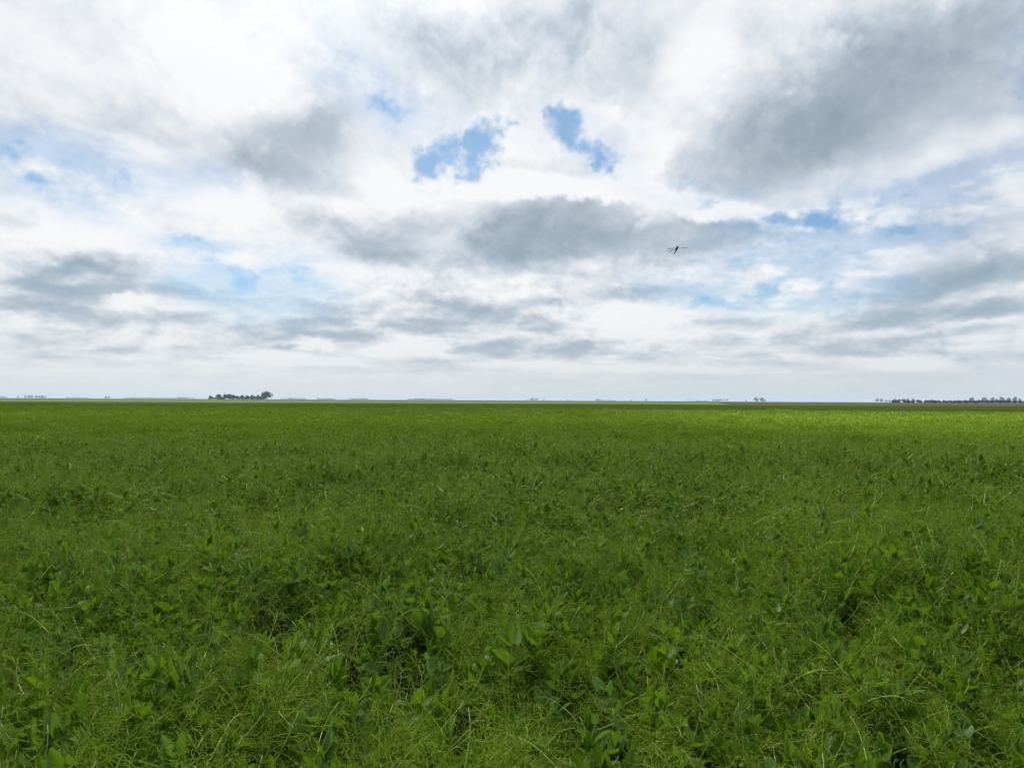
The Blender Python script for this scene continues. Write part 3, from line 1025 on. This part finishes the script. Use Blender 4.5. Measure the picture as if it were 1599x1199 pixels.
# woods and shelterbelts far off, each read as one mass: azimuth, distance, height, width
BELTS = [
    (33.84,3130,23.6,32), (34.65,3160,23.1,32), (35.05,3175,23.1,19), (35.33,3187,20.7,15), (35.58,3196,23.1,15), (35.76,3204,21.9,12), 
    (36.08,3216,24.3,19), (36.36,3228,23.1,19), (36.67,3241,18.2,19), (29.82,2996,15.8,73), (28.26,4086,23.1,37), (28.96,4114,14.7,47), 
    (19.91,3616,23.5,48), (20.29,3624,13.9,13), (18.91,3593,9.5,13), (16.92,5435,21.6,117), (15.13,5386,12.9,19), (14.68,5375,11.9,19), 
    (15.53,5812,9.6,94), (11.06,5298,20.7,29), (9.92,5278,13.8,19), (7.19,5241,17.7,44), (8.03,5655,9.6,115), (4.69,5217,9.9,19), 
    (2.66,5205,11.9,24), (1.86,5202,20.7,68), (1.21,5201,12.9,15), (-6.81,5236,12.9,351), (-7.70,5651,16.9,105), (-12.64,5329,13.8,146), 
    (-15.17,5387,11.9,117), (-15.82,5404,14.8,29), (-17.49,5871,13.8,136), (-18.27,5476,10.9,78), (-27.24,5848,10.9,487), (-25.69,5770,15.8,68), 
    (-30.61,4182,13.3,24), (-32.48,6638,11.7,157), (-33.05,6203,13.8,19), (-34.31,5569,15.8,13), (-34.46,5578,21.0,13), (-34.86,6337,23.6,107), 
    (-35.32,6128,19.9,42), (-35.86,5675,19.3,17), (-36.69,6485,13.8,49), 
]
for k, (a, d, H, Wd) in enumerate(BELTS):
    mb = MB()
    n_t = max(1, int(Wd / (H * 0.8)))
    for i in range(n_t):
        h_ = H * rt.uniform(0.80, 1.04)
        x_ = (i + 0.5) / n_t * Wd - Wd / 2 + rt.uniform(-0.2, 0.2) * H
        mb.take(crown_mb(rt, h_, min(Wd, h_ * 1.3), 220, h_ * 0.12, 0.0, 3), Matrix.Translation((x_, rt.uniform(-0.5, 0.5) * H, 0)))
    o = link("woodland", mb.mesh("woodland", [M_TREE], False))
    o.location = on_ground(a, d)
    o.rotation_euler.z = -R(a)
    tag(o, "hazy blue far-off clump of trees on the horizon", "woodland", "far-off woods along the horizon", "stuff")

# two slender towers far off
M_TOWER = field_mat("weathered_metal", (0.22, 0.23, 0.24), (0.28, 0.29, 0.30), (0.2, 0.2, 0.2), 0.5, 2.0)


def tower(a, d, H, w, label):
    root = bpy.data.objects.new("tower", None)
    col.objects.link(root)
    root.location = on_ground(a, d)
    root.rotation_euler.z = -R(a)
    for sx_ in (-1, 1):
        for sy_ in (-1, 1):
            mb = MB()
            mb.tube([V3((sx_ * w, sy_ * w, 0)), V3((sx_ * w * 0.55, sy_ * w * 0.55, H * 0.5)), V3((sx_ * w * 0.25, sy_ * w * 0.25, H * 0.92))], 0.45, 0.3, 5)
            link("leg", mb.mesh("leg", [M_TOWER]), root)
    mb = MB()
    for q_ in range(9):
        f = q_ / 9
        ww, w2 = w * (1 - 0.8 * f), w * (1 - 0.8 * (f + 1 / 9))
        z, z2 = H * 0.92 * f, H * 0.92 * (f + 1 / 9)
        c4 = [(-1, -1), (1, -1), (1, 1), (-1, 1)]
        for i in range(4):
            p, q2 = c4[i], c4[(i + 1) % 4]
            mb.tube([V3((p[0] * ww, p[1] * ww, z)), V3((q2[0] * w2, q2[1] * w2, z2))], 0.22, 0.22, 4)
    link("bracing", mb.mesh("bracing", [M_TOWER]), root)
    mb = MB()
    mb.tube([V3((0, 0, H * 0.90)), V3((0, 0, H))], 0.5, 0.15, 6)
    link("mast", mb.mesh("mast", [M_TOWER]), root)
    tag(root, label, "tower", "far-off towers")


tower(14.35, 4950, 31, 3.6, "slender hazy tower on the horizon, the taller of two close together")
tower(14.48, 4950, 24, 3.2, "slender hazy tower on the horizon, the shorter of two close together")

# ------------------------------------------------------------------ insect on the wing in front of the clouds
INS_AZ, INS_EL, INS_D = 13.58, 12.30, 2.1
fw = V3((math.sin(R(INS_AZ)) * math.cos(R(INS_EL)), math.cos(R(INS_AZ)) * math.cos(R(INS_EL)), math.sin(R(INS_EL))))
rt_ = fw.cross(V3((0, 0, 1))).normalized()
up_ = rt_.cross(fw).normalized()
m3 = Matrix((rt_, fw, up_)).transposed()              # local x right, y away, z up
ins = bpy.data.objects.new("flying_insect", None)
col.objects.link(ins)
ins.location = V3((0, 0, CAM_H)) + fw * INS_D
ins.rotation_euler = m3.to_euler()
ins.scale = (0.82, 0.82, 0.82)
ins.empty_display_size = 0.02
tag(ins, "dark insect flying with thin wings spread before the grey clouds", "insect")


def simple_mat(name, colr, rough, alpha=1.0):
    m, n, out = new_mat(name)
    geo = n.new('ShaderNodeTexCoord')
    f = n.noise(geo.outputs['Object'], 260.0, 2.0, 0.6)
    p = n.new('ShaderNodeBsdfPrincipled')
    n.put(p.inputs['Base Color'], n.mix(f, (*[c * 0.6 for c in colr], 1), (*[c * 1.4 for c in colr], 1)))
    p.inputs['Roughness'].default_value = rough
    if alpha < 1:
        p.inputs['Alpha'].default_value = alpha
    m.node_tree.links.new(p.outputs[0], out.inputs[0])
    return m


M_BODY = simple_mat("insect_body", (0.02, 0.02, 0.026), 0.45)
M_WING = simple_mat("insect_wing", (0.05, 0.055, 0.06), 0.3, 0.32)
ax = V3((-0.44, -0.10, -0.89)).normalized()           # body runs down and to the left
body = MB()
prof = [(-0.0085, 0.0006), (-0.0075, 0.0026), (-0.0055, 0.0032), (-0.0040, 0.0024), (-0.0020, 0.0040), (0.0015, 0.0046), (0.0050, 0.0036), (0.0072, 0.0022),
        (0.0100, 0.0021), (0.0140, 0.0019), (0.0180, 0.0016), (0.0210, 0.0012), (0.0225, 0.0005)]
a1 = ax.cross(V3((0, 1, 0))).normalized()
a2 = ax.cross(a1)
vs, fs = [], []
for t, r_ in prof:
    for k in range(10):
        g = 2 * math.pi * k / 10
        vs.append(ax * t + a1 * r_ * math.cos(g) + a2 * r_ * math.sin(g))
for i in range(len(prof) - 1):
    for k in range(10):
        k2 = (k + 1) % 10
        fs.append((i * 10 + k, i * 10 + k2, (i + 1) * 10 + k2, (i + 1) * 10 + k))
fs.append(tuple(range(10)))
fs.append(tuple((len(prof) - 1) * 10 + k for k in range(10))[::-1])
body.add(vs, fs)
body_o = link("body", body.mesh("body", [M_BODY]), ins)
for s in (-1, 1):
    eye = MB()
    c = ax * -0.0066 + a1 * 0.0022 * s
    vs, fs = [], []
    for i in range(5):
        for k in range(8):
            th, g = math.pi * (i + 0.02) / 4.04, 2 * math.pi * k / 8
            vs.append(c + V3((math.sin(th) * math.cos(g), math.sin(th) * math.sin(g), math.cos(th))) * 0.0019)
    for i in range(4):
        for k in range(8):
            fs.append((i * 8 + k, i * 8 + (k + 1) % 8, (i + 1) * 8 + (k + 1) % 8, (i + 1) * 8 + k))
    eye.add(vs, fs)
    link("eye", eye.mesh("eye", [M_BODY]), body_o)
for wx, wy, wz, ln in ((-0.0305, 0.006, -0.0118, 0), (-0.0345, 0.012, -0.0012, 0), (0.0385, 0.006, 0.0005, 0), (0.0185, 0.022, 0.0105, 0)):
    tip = V3((wx, wy, wz))
    root_p = ax * (0.0005 if abs(wz) > 0.01 else -0.002) + V3((math.copysign(0.003, wx), 0, 0.001))
    d = tip - root_p
    L_ = d.length
    d.normalize()
    side = d.cross(V3((0.1, 0.35, 1))).normalized()
    nrm = d.cross(side)
    wv, wf = [], []
    prof_w = [(0.0, 0.0006), (0.15, 0.0016), (0.4, 0.0030), (0.65, 0.0038), (0.85, 0.0034), (0.96, 0.0018), (1.0, 0.0004)]
    for t, w_ in prof_w:
        c = root_p + d * (t * L_)
        for sgn, th in ((-1, 1), (1, 1), (1, -1), (-1, -1)):
            wv.append(c + side * (w_ * sgn) + nrm * (0.00012 * th))
    for i in range(len(prof_w) - 1):
        for k in range(4):
            k2 = (k + 1) % 4
            wf.append((i * 4 + k, i * 4 + k2, (i + 1) * 4 + k2, (i + 1) * 4 + k))
    wf.append((0, 1, 2, 3))
    e = (len(prof_w) - 1) * 4
    wf.append((e + 3, e + 2, e + 1, e))
    mb = MB()
    mb.add(wv, wf)
    link("wing", mb.mesh("wing", [M_WING], False), ins)

# ------------------------------------------------------------------ the summer haze over the plain
hb = bmesh.new()
bmesh.ops.create_cube(hb, size=1.0)
bmesh.ops.scale(hb, vec=(19600, 19600, 27), verts=hb.verts)
bmesh.ops.translate(hb, vec=(0, 0, 12.5), verts=hb.verts)
me = bpy.data.meshes.new("haze")
hb.to_mesh(me)
hb.free()
hm, hn, hout = new_mat("haze_air")
pv = hn.new('ShaderNodeVolumePrincipled')
pv.inputs['Color'].default_value = (0.46, 0.62, 0.78, 1)
pv.inputs['Density'].default_value = 0.00011
pv.inputs['Anisotropy'].default_value = 0.0
hm.node_tree.links.new(pv.outputs[0], hout.inputs['Volume'])
me.materials.append(hm)
tag(link("haze", me), kind="stuff")
